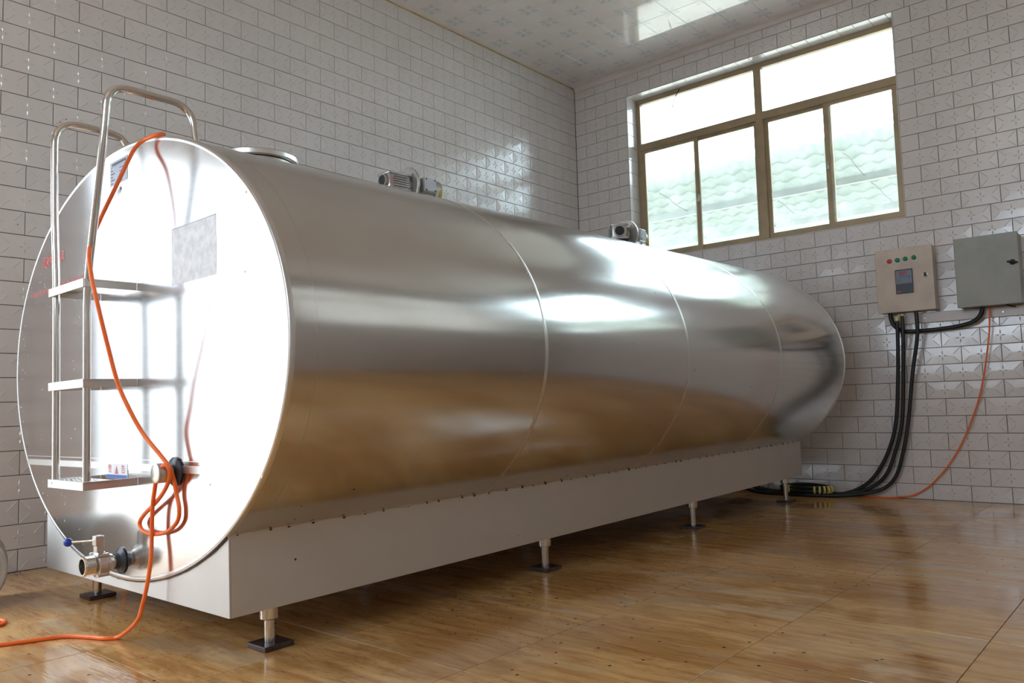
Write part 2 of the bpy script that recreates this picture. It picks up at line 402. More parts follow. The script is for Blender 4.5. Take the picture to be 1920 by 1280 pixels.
# ------------------------------------------------------------------ tank frame (needed to know which tiles it hides)
TO = Vector((-6.206, -1.890, 1.187)); RY, RZ, TL = 1.3367, .9626, 5.539
ya, pa, ra = math.radians(-.24285), math.radians(.62393), math.radians(-.46179)
EX = Vector((math.cos(pa)*math.cos(ya), math.cos(pa)*math.sin(ya), math.sin(pa)))
_ey = Vector((-math.sin(ya), math.cos(ya), 0)); _ez = EX.cross(_ey)
EY = _ey*math.cos(ra)+_ez*math.sin(ra); EZ = _ez*math.cos(ra)-_ey*math.sin(ra)
def hidden_by_tank(P):
    d = P-CAM; c = CAM-TO
    for k in range(1, 80):
        q = c+d*(k/80); x, y, z = q.dot(EX), q.dot(EY), q.dot(EZ)
        if 0 < x < TL and ((y/RY)**2+(z/RZ)**2 < .98 or (abs(y) < .89 and -1.0 < z < -.6)): return True
    return False
def px(P):
    d = P-CAM; zz = d.dot(fw)
    return (960+F_PX*d.dot(rt)/zz, 640-F_PX*d.dot(up)/zz) if zz > .1 else (-9e3, -9e3)

# ------------------------------------------------------------------ wall slabs
H0 = -.05
def uvwall(v): return (v[0]+v[1], v[2])
mb = MB()
mb.box((DX1, .010, H0), (.3, .25, ZC+.1)); mb.box((DX0, .010, DZ), (DX1, .25, ZC+.1)); mb.box((BW-.3, .010, H0), (DX0, .25, ZC+.1))
wall_left = struct(mb.build('wall_left', GROUT))
mb = MB()
mb.box((.010, .01, H0), (.25, WY1, ZC+.1)); mb.box((.010, WY0, H0), (.25, W2Y1, ZC+.1)); mb.box((.010, W2Y0, H0), (.25, RW-.25, ZC+.1))
mb.box((.010, W2Y1, H0), (.25, W2Y0, WZ0)); mb.box((.010, W2Y1, WZ1), (.25, W2Y0, ZC+.1))
mb.box((.010, WY1, H0), (.25, WY0, WZ0)); mb.box((.010, WY1, WZ1), (.25, WY0, ZC+.1))
wall_end = struct(mb.build('wall_end', GROUT))
mb = MB()
xs = [BW-.3]+sum([[a, b] for a, b, c, d in sorted(RWIN)], [])+[.3]
for i in range(0, len(xs), 2): mb.box((xs[i], RW, H0), (xs[i+1], RW-.25, ZC+.1))
for a, b, c, d in RWIN: mb.box((a, RW, H0), (b, RW-.25, c)); mb.box((a, RW, d), (b, RW-.25, ZC+.1))
struct(mb.build('wall_right', BRICK, uvdef=uvwall))
mb = MB(); mb.box((BW, .3, H0), (BW-.25, BWY1, ZC+.1)); mb.box((BW, BWY0, H0), (BW-.25, RW-.3, ZC+.1)); mb.box((BW, BWY1, H0), (BW-.25, BWY0, BWZ0)); mb.box((BW, BWY1, BWZ1), (BW-.25, BWY0, ZC+.1))
struct(mb.build('wall_back', BRICK, uvdef=uvwall))

# ------------------------------------------------------------------ embossed wall tiles
def tile_geo(w_, h_, relief=True):
    """local (u, v, out); pressed hip facets, a four-petal star and diagonal ribs"""
    a, b, c = w_/2, h_/2, .0018; o, tp = .0, .0085
    V = [(-a, -b, o), (a, -b, o), (a, b, o), (-a, b, o), (-a, -b, tp-.002), (a, -b, tp-.002), (a, b, tp-.002), (-a, b, tp-.002),
         (-a+c, -b+c, tp), (a-c, -b+c, tp), (a-c, b-c, tp), (-a+c, b-c, tp)]
    Fc = [(0, 1, 5, 4), (1, 2, 6, 5), (2, 3, 7, 6), (3, 0, 4, 7), (4, 5, 9, 8), (5, 6, 10, 9), (6, 7, 11, 10), (7, 4, 8, 11)]
    if not relief: return V, Fc+[(8, 9, 10, 11)]
    hp = tp+.0011
    V += [(-a+b, 0, hp), (a-b, 0, hp)]
    Fc += [(8, 9, 13, 12), (9, 10, 13), (10, 11, 12, 13), (11, 8, 12)]
    def petal(dx, dy, L, wd, hh):
        i = len(V); nx, ny = -dy, dx
        V.extend([(dx*.003, dy*.003, tp+.0004), (dx*L*.5+nx*wd, dy*L*.5+ny*wd, tp+.0004), (dx*L, dy*L, tp+.0004), (dx*L*.5-nx*wd, dy*L*.5-ny*wd, tp+.0004), (dx*L*.45, dy*L*.45, hp+hh)])
        Fc.extend([(i, i+4, i+1), (i+1, i+4, i+2), (i+2, i+4, i+3), (i+3, i+4, i)])
    for s in (1, -1): petal(s, 0, .042, .0085, .0042); petal(0, s, .050, .0075, .0044)
    def rib(p0, p1, wd, hh):
        i = len(V); dx, dy = p1[0]-p0[0], p1[1]-p0[1]; L = math.hypot(dx, dy); nx, ny = -dy/L*wd, dx/L*wd
        V.extend([(p0[0]+nx, p0[1]+ny, tp), (p0[0]-nx, p0[1]-ny, tp), (p1[0]-nx, p1[1]-ny, tp+.0008), (p1[0]+nx, p1[1]+ny, tp+.0008), (p0[0], p0[1], tp+hh), (p1[0], p1[1], tp+.0008+hh)])
        Fc.extend([(i, i+4, i+5, i+3), (i+1, i+2, i+5, i+4)])
    for sx in (1, -1):
        for sy in (1, -1): rib((sx*(a-.008), sy*(b-.008)), (sx*(a-b+.012), sy*.012), .0028, .0026)
    return V, Fc
TG = .004
def map_end(V): return [(-o+.010, -u, v) for u, v, o in V]     # wall at x = .010, normal -x, u to the right
def map_left(V): return [(u, -o+.010, v) for u, v, o in V]     # wall at y = .010, normal -y
cache = {}
def tile_mesh(wall, w_, h_, relief):
    k = (wall, round(w_, 3), round(h_, 3), relief)
    if k not in cache:
        V, Fc = tile_geo(w_, h_, relief); mb = MB()
        mb.add((map_end if wall == 'E' else map_left)(V), Fc, False, [(x[0], x[1]) for x in V])
        o = mb.build('wall_tile', TILE); cache[k] = o.data; bpy.data.objects.remove(o)
    return cache[k]
RH, TW, ZOFF = .15, .30, -.015
def rows_end():
    """(u0,u1,z0,z1) with u = -Y"""
    out = []; um = -RW
    for k in range(1, 33):
        z0, z1 = max((k-1)*RH+ZOFF, 0.0), min(k*RH+ZOFF, ZC-.002)
        if k <= 17: spans = [(0, um, .88 if k % 2 == 0 else .38)]
        elif k <= 30: spans = [(0, -WY1, 0.0 if k % 2 == 0 else .5), (-WY0, -W2Y1, .65 if k % 2 == 0 else .15), (-W2Y0, um, .65 if k % 2 == 0 else .15)]
        else: spans = [(0, um, 0.0 if k % 2 == 0 else .5)]
        for a, b, ph in spans:
            js = [a]+[(n+ph)*TW for n in range(-1, 26) if a+.012 < (n+ph)*TW < b-.012]+[b]
            out += [(js[i], js[i+1], z0, z1) for i in range(len(js)-1)]
    return out
def rows_left():
    """(u0,u1,z0,z1) with u = X"""
    out = []
    for k in range(1, 33):
        z0, z1 = max((k-1)*RH+ZOFF, 0.0), min(k*RH+ZOFF, ZC-.002)
        a, b = DX1, 0.0; ph = .5 if k % 2 == 0 else 0.0
        js = sorted([a]+[-(n+ph)*TW for n in range(0, 24) if a+.012 < -(n+ph)*TW < b-.012]+[b])
        out += [(js[i], js[i+1], z0, z1) for i in range(len(js)-1)]
        for a, b, zm in ((DX0, DX1, DZ+.02), (BW, DX0, 0.0)):           # above and beyond the doorway
            za = max(z0, zm)
            if z1-za < .02: continue
            js = sorted([a]+[-(n+ph)*TW for n in range(20, 38) if a+.012 < -(n+ph)*TW < b-.012]+[b])
            out += [(js[i], js[i+1], za, z1) for i in range(len(js)-1)]
    return out
def lay(wall, rects, parent, limit=300):
    items = []
    for a, b, c, d in rects:
        ctr = Vector((0, -(a+b)/2, (c+d)/2)) if wall == 'E' else Vector(((a+b)/2, 0, (c+d)/2))
        q = px(ctr); vis = -60 < q[0] < 1980 and -60 < q[1] < 1340 and not hidden_by_tank(ctr)
        sz = (b-a)*(d-c)/(ctr-CAM).length_squared if vis else 0
        items.append((sz, a, b, c, d, ctr))
    items.sort(key=lambda t: -t[0]); rest = MB()
    for i, (sz, a, b, c, d, ctr) in enumerate(items):
        w_, h_ = b-a-TG, d-c-TG; full = w_ > .25 and h_ > .12
        if i < limit and sz > 0:
            link('wall_tile', tile_mesh(wall, w_, h_, full), parent, ctr)
        else:
            V, Fc = tile_geo(w_, h_, full)
            rest.add([Vector(x)+ctr for x in (map_end if wall == 'E' else map_left)(V)], Fc, False, [(x[0], x[1]) for x in V])
    o = rest.build('wall_tile_field', TILE, parent); tag(o, kind='stuff')
lay('E', rows_end(), wall_end); lay('L', rows_left(), wall_left)
# reveal tiles round the window recess
def reveal_box(a, b, name='reveal_tile'):
    mb = MB(); mb.bbox(a, b, .0015); return mb.build(name, TILE, wall_end)
n = math.ceil((WY1-WY0)/.15)
for i in range(n):
    y1 = WY1-i*.15; y0 = max(y1-.15, WY0)
    if y1-y0 > .02:
        reveal_box((.004, y0+.0015, WZ1), (.205, y1-.0015, WZ1-.007)); reveal_box((.004, y0+.0015, WZ0), (.205, y1-.0015, WZ0+.007))
for i in range(13):
    z0 = WZ0+i*.15
    reveal_box((.004, WY1, z0+.0015), (.205, WY1-.007, z0+.1485)); reveal_box((.004, WY0, z0+.0015), (.205, WY0+.007, z0+.1485))

# ------------------------------------------------------------------ floor
mb = MB(); mb.box((BW, .01, -.15), (.01, RW, -.006))
floor = struct(mb.build('floor', FGROUT))
FXJ, FYJ, FTX, FTY = -6.397, -2.105, .7105, .6925
fx = sorted([BW, 0.0]+[FXJ+k*FTX for k in range(-8, 12) if BW+.05 < FXJ+k*FTX < -.05])
fy = sorted([RW, 0.0]+[FYJ-k*FTY for k in range(-5, 9) if RW+.05 < FYJ-k*FTY < -.05])
fc = {}
for i in range(len(fx)-1):
    for j in range(len(fy)-1):
        w_, d_ = fx[i+1]-fx[i]-.003, fy[j+1]-fy[j]-.003; k = (round(w_, 3), round(d_, 3))
        if k not in fc:
            mb = MB(); mb.bbox((-w_/2, -d_/2, -.012), (w_/2, d_/2, 0), .0012); o = mb.build('floor_tile', FLOOR); fc[k] = o.data; bpy.data.objects.remove(o)
        link('floor_tile', fc[k], floor, ((fx[i]+fx[i+1])/2, (fy[j]+fy[j+1])/2, random.uniform(-.0004, 0)))

# ------------------------------------------------------------------ ceiling
mb = MB(); mb.box((BW-.2, .2, ZC+.010), (.2, RW-.2, ZC+.15))
ceiling = struct(mb.build('ceiling', mat('ceiling_backing', (.72, .70, .69), .25)))
CT = .335; cgx, cgy = -.565, -.505
cxs = sorted([0.0]+[cgx-k*CT for k in range(-1, 33) if -10.5 < cgx-k*CT < -.05]+[BW]); cys = sorted([0.0]+[cgy-k*CT for k in range(-1, 21) if RW+.05 < cgy-k*CT < -.05]+[RW])
cc = {}; rest = MB()
def ceil_panel(w_, d_):
    a, b, t = w_/2-.0012, d_/2-.0012, .0015
    V = [(-a, -b, .012), (a, -b, .012), (a, b, .012), (-a, b, .012), (-a, -b, t), (a, -b, t), (a, b, t), (-a, b, t), (-a+t, -b+t, 0), (a-t, -b+t, 0), (a-t, b-t, 0), (-a+t, b-t, 0)]
    Fc = [(0, 4, 5, 1), (1, 5, 6, 2), (2, 6, 7, 3), (3, 7, 4, 0), (4, 8, 9, 5), (5, 9, 10, 6), (6, 10, 11, 7), (7, 11, 8, 4), (11, 10, 9, 8)]
    return V, [f[::-1] for f in Fc][:8]+[(11, 10, 9, 8)]
for i in range(len(cxs)-1):
    for j in range(len(cys)-1):
        w_, d_ = cxs[i+1]-cxs[i], cys[j+1]-cys[j]
        ctr = Vector(((cxs[i]+cxs[i+1])/2, (cys[j]+cys[j+1])/2, ZC)); q = px(ctr)
        V, Fc = ceil_panel(w_, d_)
        # the print stays aligned with the 335 mm grid even on cut panels
        sx = (CT-w_)/2*(1 if cxs[i+1] > -.05 else -1); sy = (CT-d_)/2*(1 if cys[j+1] > -.05 else -1)
        if w_ > CT-.01: sx = 0
        if d_ > CT-.01: sy = 0
        uv = [(v[0]-sx, v[1]-sy) for v in V]
        if -100 < q[0] < 2020 and -110 < q[1] < 1300:
            k = (round(w_, 3), round(d_, 3), round(sx, 3), round(sy, 3))
            if k not in cc:
                mb = MB(); mb.add(V, Fc, False, uv); o = mb.build('ceiling_panel', CEIL); cc[k] = o.data; bpy.data.objects.remove(o)
            link('ceiling_panel', cc[k], ceiling, ctr)
        else: rest.add([Vector(v)+ctr for v in V], Fc, False, uv)
tag(rest.build('ceiling_panel_field', CEIL, ceiling), kind='stuff')
# cornice along the end wall, sealant along the left wall
mb = MB()
prof = [(0, 0), (-.055, 0), (-.055, -.008), (-.040, -.014), (-.028, -.030), (-.016, -.052), (0, -.058)]
V = []; L0, L1 = -.02, RW+.01
for yy in (L0, L1): V += [(x, yy, ZC+z) for x, z in prof]
npf = len(prof)
mb.add(V, [(k, (k+1) % npf, npf+(k+1) % npf, npf+k) for k in range(npf)]+[tuple(range(npf)), tuple(range(npf, 2*npf))[::-1]])
struct(mb.build('trim_1', CORN))
mb = MB(); mb.tube([(x, -.001, ZC-.004+.002*math.sin(x*23)) for x in [-6.7+.1*k for k in range(67)]], .008, 8)
struct(mb.build('trim_2', SEAL))

# ------------------------------------------------------------------ end window
XF = .20
mb = MB(); FB = .052
def bar(mb, y0, y1, z0, z1, x0=XF, x1=XF+.06): mb.bbox((x0, y0, z0), (x1, y1, z1), .003)
bar(mb, WY0, WY1, WZ1-.062, WZ1-.006); bar(mb, WY0, WY1, WZ0+.006, WZ0+.06); bar(mb, WY1-.06, WY1-.006, WZ0+.05, WZ1-.05); bar(mb, WY0+.006, WY0+.06, WZ0+.05, WZ1-.05)
window = struct(mb.build('window_1', FRAME))
def wpart(name, *bars):
    mb = MB()
    for b in bars: bar(mb, *b)
    return mb.build(name, FRAME, window)
wpart('mullion', (-2.278, -2.196, WZ0+.05, WZ1-.05, XF-.004, XF+.064))
wpart('transom', (WY0+.05, -2.27, 3.862, 3.945, XF-.008, XF+.06)); wpart('transom', (-2.205, WY1-.05, 3.862, 3.945, XF-.008, XF+.06))
def pane(y0, y1, z0, z1, x):
    mb = MB(); mb.box((-.002, -(y1-y0)/2, 0), (.002, (y1-y0)/2, z1-z0)); o = mb.build('pane', GLASS, window); o.location = (x, (y0+y1)/2, z0)
pane(WY0+.055, -2.275, 3.94, WZ1-.058, XF+.035); pane(-2.2, WY1-.055, 3.94, WZ1-.058, XF+.035)
def sash(y0, y1, x):
    z0, z1, t = WZ0+.055, 3.866, .048
    mb = MB()
    for b in ((y0, y1, z1-.038, z1), (y0, y1, z0, z0+.055), (y0, y0+t, z0+.05, z1-.03), (y1-t, y1, z0+.05, z1-.03)): bar(mb, *b, x, x+.026)
    mb.build('sash', FRAME, window); pane(y0+t-.005, y1-t+.005, z0+.05, z1-.034, x+.013)
    return z0
sash(-1.520, WY1-.055, XF+.004); sash(-2.205, -1.448, XF+.032)
sash(-2.965, -2.270, XF+.032); sash(WY0+.055, -2.895, XF+.004)
for yy, zz in ((-1.50, 3.17), (-2.915, 3.22)):
    mb = MB(); mb.bbox((XF-.012, yy-.012, zz-.04), (XF+.006, yy+.012, zz+.04), .004); mb.tube([(XF-.012, yy, zz), (XF-.03, yy, zz-.012), (XF-.032, yy, zz-.05)], .006, 8); mb.build('latch', ALU, window)
mb = MB(); mb.tube(spline([(.19, -1.33, WZ1-.02), (.19, -1.29, WZ1-.075), (.19, -1.245, WZ1-.15), (.192, -1.235, WZ1-.22)], 6), .005, 6)
tag(mb.build('dangling_wire', BLACK), 'thin dark wire hanging from the top of the window frame', 'wire')

mb = MB()
bar(mb, W2Y0, W2Y1, WZ1-.06, WZ1); bar(mb, W2Y0, W2Y1, WZ0, WZ0+.06); bar(mb, W2Y0, W2Y0+.06, WZ0, WZ1); bar(mb, W2Y1-.06, W2Y1, WZ0, WZ1); bar(mb, W2Y0, W2Y1, 3.862, 3.945); bar(mb, -5.86, -5.79, WZ0, WZ1)
window2 = struct(mb.build('window_3', FRAME))
window = window2
for a, b in ((W2Y0+.055, -5.855), (-5.795, W2Y1-.055)): pane(a, b, WZ0+.055, 3.866, XF+.03); pane(a, b, 3.94, WZ1-.055, XF+.03)
# windows in the right-hand wall and the doorway (both out of frame, they light the room)
for i, (a, b, c, d) in enumerate(RWIN):
    mb = MB(); y0, y1 = RW-.16, RW-.22
    mb.bbox((a, y0, c), (b, y1, c+.06)); mb.bbox((a, y0, d-.06), (b, y1, d)); mb.bbox((a, y0, c), (a+.06, y1, d)); mb.bbox((b-.06, y0, c), (b, y1, d))
    mb.bbox(((a+b)/2-.04, y0, c), ((a+b)/2+.04, y1, d)); mb.bbox((a, y0, c+1.3), (b, y1, c+1.38))
    o = struct(mb.build('window_%d' % (i+2), FRAME))
    for x0, x1 in ((a+.05, (a+b)/2-.03), ((a+b)/2+.03, b-.05)):
        for z0, z1 in ((c+.05, c+1.31), (c+1.37, d-.05)):
            mb = MB(); mb.box((x0, RW-.188, z0), (x1, RW-.192, z1)); mb.build('pane', FROST, o)
mb = MB()
for y in (BWY0, -4.43, -3.47, BWY1): mb.bbox((BW-.16, y-.04, BWZ0), (BW-.22, y+.04, BWZ1))
for z in (BWZ0+.03, 3.1, BWZ1-.03): mb.bbox((BW-.16, BWY0, z-.035), (BW-.22, BWY1, z+.035))
struct(mb.build('window_4', FRAME))
mb = MB(); mb.box((-14, 4.6, -.16), (-4, 4.9, 4.4)); struct(mb.build('door_sky_blocker', PLASTER))  # added wall out of view, blocks low sky to dim the doorway light
mb = MB()
for x in (DX0, DX1): mb.bbox((x-.03, -.004, 0), (x+.03, .25, DZ+.03))
mb.bbox((DX0, -.004, DZ-.03), (DX1, .25, DZ+.03)); struct(mb.build('door_1', FRAME))
mb = MB(); mb.box((-40, -40, -.5), (40, 40, -.16)); struct(mb.build('ground', CONC))

# ------------------------------------------------------------------ canopy outside the window
can = bpy.data.objects.new('canopy', None); C.objects.link(can); can.location = (3.5, 0, -.16)
tag(can, 'pale green corrugated canopy on grey purlins seen through the window', 'canopy')
def canz(x): return 3.955-.13*(x-2.0)
mb = MB(); ys = [-9+.03*k for k in range(570)]; xsn = []
x = 1.9
while x < 5.4: xsn += [(x, .022), (x+.12, .010), (x+.28, -.020), (x+.296, -.022)]; x += .3
V = []
for (x, dz) in xsn:
    for y in ys: V.append((x-3.5, y, canz(x)+dz+.16+.020*math.sin(2*math.pi*y/.24)+.05))
ny = len(ys); mb.add(V, [(i*ny+j, i*ny+j+1, (i+1)*ny+j+1, (i+1)*ny+j) for i in range(len(xsn)-1) for j in range(ny-1)], True)
mb.build('roof_sheet', CANOPY, can)
for x, h_ in ((3.05, .11), (4.3, .10), (5.45, .10)):
    mb = MB(); zc = canz(x)+.16; mb.box((x-3.5-.03, -9, zc-.085), (x-3.5+.03, 7.9, zc+.012)); mb.build('purlin', PURLIN, can)
for yp in (-8.9, 7.8):
    for xp in (3.05, 5.45):
        mb = MB(); mb.tube([(xp-3.5, yp, 0), (xp-3.5, yp, canz(xp)+.08)], .05, 12); mb.build('post', PURLIN, can)

for ln in (((-1.319, 0.121, 4.072), (-1.109, 0.104, 4.044), (-0.777, 0.151, 4.001), (-0.469, 0.133, 3.961)), ((-1.31, -2.449, 4.07), (-1.145, -2.471, 4.049), (-0.803, -2.452, 4.004), (-0.436, -2.442, 3.957)), ((-0.175, -2.443, 3.923), (0.02, -2.467, 3.897), (0.338, -2.457, 3.856), (0.637, -2.47, 3.817)), ((-0.174, -1.161, 3.923), (0.011, -1.172, 3.899), (0.261, -1.15, 3.866), (0.449, -1.148, 3.842))):
    mb = MB(); mb.tube(spline(ln, 5), .006, 6); mb.build('dry_vine', PADM, can)
# ------------------------------------------------------------------ the tank
HB = TO.z
root = bpy.data.objects.new('storage_tank', None); C.objects.link(root)
Mt = Matrix((EX, EY, EZ)).transposed().to_4x4(); Mt.translation = TO-EZ*HB; root.matrix_world = Mt
tag(root, 'large oval stainless steel tank with ladder standing on short legs', 'tank')
def T(x, y, z): return Vector((x, y, z+HB))
def part(mb, name, m, parent=root, label=None, **k):
    o = mb.build(name, m, parent, **k)
    if label: o['label'] = label
    return o
NS = 160
def ell(x, off=0.0):
    return [T(x, (RY+off)*math.cos(2*math.pi*k/NS), (RZ+off)*math.sin(2*math.pi*k/NS)) for k in range(NS)]
def loft(mb, rings, smooth=True):
    V = [p for r in rings for p in r]
    mb.add(V, [(i*NS+k, i*NS+(k+1) % NS, (i+1)*NS+(k+1) % NS, (i+1)*NS+k) for i in range(len(rings)-1) for k in range(NS)], smooth)
mb = MB(); loft(mb, [ell(.012+(TL-.024)*i/24) for i in range(25)]); part(mb, 'shell', SHELL)
def panel(x, sgn):
    mb = MB(); V = ell(x, -.016); V = V+[T(x, 0, 0)]
    fs = [(k, (k+1) % NS, NS) for k in range(NS)]
    if sgn < 0: fs = [f[::-1] for f in fs]
    mb.add(V, fs, True, [(p.y, p.z) for p in V]); return mb
o = part(panel(.0, -1), 'end_panel', FACE, label='flat brushed front end of the tank'); part(panel(TL, 1), 'end_panel', FACE)
for x0, s in ((0, 1), (TL, -1)):
    mb = MB(); loft(mb, [ell(x0+s*dx, of) for dx, of in ((.0, -.016), (-.002, -.009), (-.002, -.004), (.001, .002), (.008, .004), (.020, .004), (.022, .0))])
    part(mb, 'rim', RIM)
for x0 in (1.395, 2.77, 4.16):
    mb = MB(); loft(mb, [ell(x0-.012, .0002), ell(x0-.007, .0016), ell(x0+.007, .0016), ell(x0+.012, .0002)]); part(mb, 'seam_band', BAND)
mb = MB(); loft(mb, [ell(.1126, .0001), ell(.1132, .0003), ell(.1138, .0001)]); part(mb, 'seam_line', STEEL_R)
# skirt
SW, SB, ST_ = .9005, -1.0127, -.690
mb = MB(); mb.bbox(T(.012, -SW, SB), T(.020, SW, -.70), .002); part(mb, 'skirt_panel', SKIRT)
mb = MB(); mb.bbox(T(TL-.02, -SW, SB), T(TL-.012, SW, -.70), .002); part(mb, 'skirt_panel', SKIRT)
for s in (-1, 1):
    mb = MB(); mb.bbox(T(.0205, s*SW, SB), T(TL-.0205, s*(SW-.008), -.704), .002); part(mb, 'skirt_panel', SKIRT)
    mb = MB(); zz = -RZ*math.sqrt(1-(SW/RY)**2)
    pts = [T(.02+i*.02, s*(SW+.001), zz+.004+random.uniform(-.003, .003)) for i in range(276)]
    mb.tube(pts, [.0055+random.uniform(-.002, .002) for _ in pts], 6); part(mb, 'weld_bead', STEEL_R)
mb = MB(); mb.box(T(.03, -SW+.01, SB+.006), T(TL-.03, SW-.01, SB+.012)); part(mb, 'bottom_plate', STEEL_R)
# dark sealant bits along the skirt weld, front arc and side
mb = MB()
for i in range(48):
    x = .06+i*.115+random.uniform(-.03, .03); r = random.uniform(.004, .008)
    mb.lathe([(-r, 0), (-r*.6, r*.8), (0, r), (r*.6, r*.8), (r, 0)], T(x, -SW-.001, zz-.002), (1, 0, 0), 6)
t0, t1 = math.radians(228), math.radians(302)
arc = [t0+(t1-t0)*i/60 for i in range(61)]
pts = [T(.006, (RY+.005)*math.cos(t), (RZ+.005)*math.sin(t)) for t in arc]
mb.tube(pts, [.003+.0025*random.random()**3 for _ in pts], 6)
tag(part(mb, 'sealant', BLACKP), kind='stuff')
# legs
def floorz(x, y): return -(HB+EX.z*x+EY.z*y)
for lx in (.262, 2.02, 3.75, 5.47):
    for s in (-1, 1):
        ly = s*.760; x = lx if s < 0 else lx-.06; zf = floorz(x, ly)
        mb = MB(); mb.lathe([(0, 0), (0, .0215), (SB-.06-zf-.022, .0215), (SB-.06-zf-.022, 0)], T(x, ly, zf+.022), (0, 0, 1), 24)
        leg = part(mb, 'leg', STEEL)
        mb = MB(); mb.lathe([(0, 0), (0, .036), (.003, .0385), (.070, .0385), (.073, .036), (.073, 0)], T(x, ly, SB-.072), (0, 0, 1), 28); part(mb, 'collar', STEEL, leg)
        mb = MB(); mb.lathe([(0, .0), (0, .020), (.006, .0215), (.006, 0)], T(x, ly, zf+.0205), (0, 0, 1), 20); part(mb, 'foot', STEEL_R, leg)
        mb = MB(); p = .066; mb.bbox(T(x-p+.004, ly-p, zf+.0005), T(x+p+.004, ly+p, zf+.021), .003); pd = part(mb, 'foot_pad', PADM, leg)
# front face details -------------------------------------------------------
def facebox(name, y0, y1, z0, z1, th, m, parent=root, x=0.0, label=None, bev=.0005):
    mb = MB(); mb.bbox(T(x-th, y0, z0), T(x, y1, z1), bev); return part(mb, name, m, parent, label)
def facetext(name, body, y, z, size, m, parent=root, x=-.001, sx=1.0):
    me = text_mesh(name, body, size); me.materials.append(m)
    # text +x -> tank -y (right as seen from the front), text +y -> tank +z, text +z -> tank -x
    me.transform(Matrix(((0, 0, -1, x), (-sx, 0, 0, y), (0, 1, 0, z+HB), (0, 0, 0, 1))))
    return link(name, me, parent)
facebox('weld_strip', -1.155, 1.155, -.492, -.462, .0009, BAND, label='pale ground weld strip across the front')
facebox('weld_strip', -1.145, 1.145, -.447, -.444, .0006, BAND)
npl = facebox('nameplate', -.090, .094, .803, .913, .0016, PLATE, label='small grey metal nameplate near the top')
facebox('rule', -.084, .088, .8865, .8875, .0004, INK, npl, -.0016)
for k in range(11): facebox('print_mark', .070-k*.0135-.0105, .070-k*.0135, .893, .904, .0004, INK, npl, -.0016)
for k, z in enumerate((.875, .86, .845, .83, .815)):
    facebox('print_mark', .062-.02*(k % 2), .082, z-.005, z, .0004, INK, npl, -.0016); facebox('print_mark', -.05+.012*(k % 3), -.005, z-.005, z, .0004, LBLUE, npl, -.0016)
mb = MB(); y_, z_ = .0, .766
poly = [(y_+.022, z_-.019), (y_-.010, z_-.014), (y_-.030, z_+.006), (y_-.016, z_+.018), (y_+.010, z_+.012)]
V = [T(-.0012, a, b) for a, b in poly]+[T(0, a, b) for a, b in poly]; n = len(poly)
mb.add(V, [tuple(range(n))]+[(k, (k+1) % n, n+(k+1) % n, n+k) for k in range(n)]); lg = part(mb, 'maker_badge', WHITE)
for k in range(3): facebox('print_mark', y_+.010-k*.011-.004, y_+.010-k*.011, z_-.008, z_+.006, .0004, INK, lg, -.0012)
mb = MB(); V = [T(-.0015, a, b) for a, b in ((-.010-.004, .762-.0), (-.031, .772), (-.017, .785), (-.006, .780))]; mb.add(V, [(0, 1, 2, 3)]); part(mb, 'print_mark', INK, lg)
wl = facebox('worn_label', -.860, -.502, .265, .495, .0010, WORN, label='scraped grey remains of a large sticker')
facebox('worn_label', -.860, -.502, .495, .500, .0010, PLATE)
rl = facetext('red_lettering', '酒泉神舟机具', .795, .565, .062, REDP, x=-.0009, sx=.82); rl['label'] = 'red painted Chinese characters'
mb = MB()
for k in range(34):
    yy = 1.105-k*.0212; hh = .024 if k < 17 else .040
    if k in (13, 14): continue
    z1 = .414+random.uniform(-.002, .002)+(hh-.024)*.3
    mb.box(T(-.0008, yy-.0022, z1-hh/2), T(0, yy+.0022, z1+hh/2))
    if k % 3 != 1: mb.box(T(-.0008, yy-.0075, z1-hh*(.45 if k % 2 else -.2)), T(0, yy+.0022, z1-hh*(.45 if k % 2 else -.2)+.005))
    if k % 3 == 0: mb.box(T(-.0008, yy-.0085, z1-hh*.4), T(0, yy-.0055, z1+hh*.4))
tag(part(mb, 'red_lettering', REDP, label='row of small faded red characters'), kind='stuff')
wn = facebox('warning_sticker', -.083, .139, -.532, -.466, .0012, WHITE, x=-.0009, label='small white warning sticker with red characters')
facetext('warning_text', '警', .098, -.492, .040, REDP, wn, -.0026); facetext('warning_text', '告', -.040, -.492, .040, REDP, wn, -.0026)
mb = MB(); V = [T(-.0026, .028-.019, -.511), T(-.0026, .028+.019, -.511), T(-.0026, .028, -.474)]; mb.add(V, [(0, 1, 2)]); part(mb, 'warning_triangle', REDP, wn)
facebox('blue_strip', -.080, .136, -.531, -.515, .0004, LBLUE, wn, -.0021)
# sample port with cap
PY, PZ = -.523, -.487
mb = MB(); mb.lathe([(0, .0), (.002, .058), (.008, .058), (.016, .046), (.022, .030), (.022, 0)], T(0, PY, PZ), (-1, 0, 0), 32)
port = part(mb, 'sample_port', BLACKP, label='capped round outlet with black sealed flange')
mb = MB(); mb.lathe([(0, .0), (0, .029), (.05, .029), (.05, 0)], T(-.005, PY, PZ), (-1, 0, 0), 28); part(mb, 'neck', STEEL_R, port)
mb = MB(); mb.lathe([(0, 0), (0, .037), (.008, .039), (.030, .039), (.032, .0375), (.034, .0375), (.036, .039), (.044, .038), (.046, .034), (.046, 0)], T(-.040, PY, PZ), (-1, 0, 0), 36); part(mb, 'cap', STEEL_R, port)
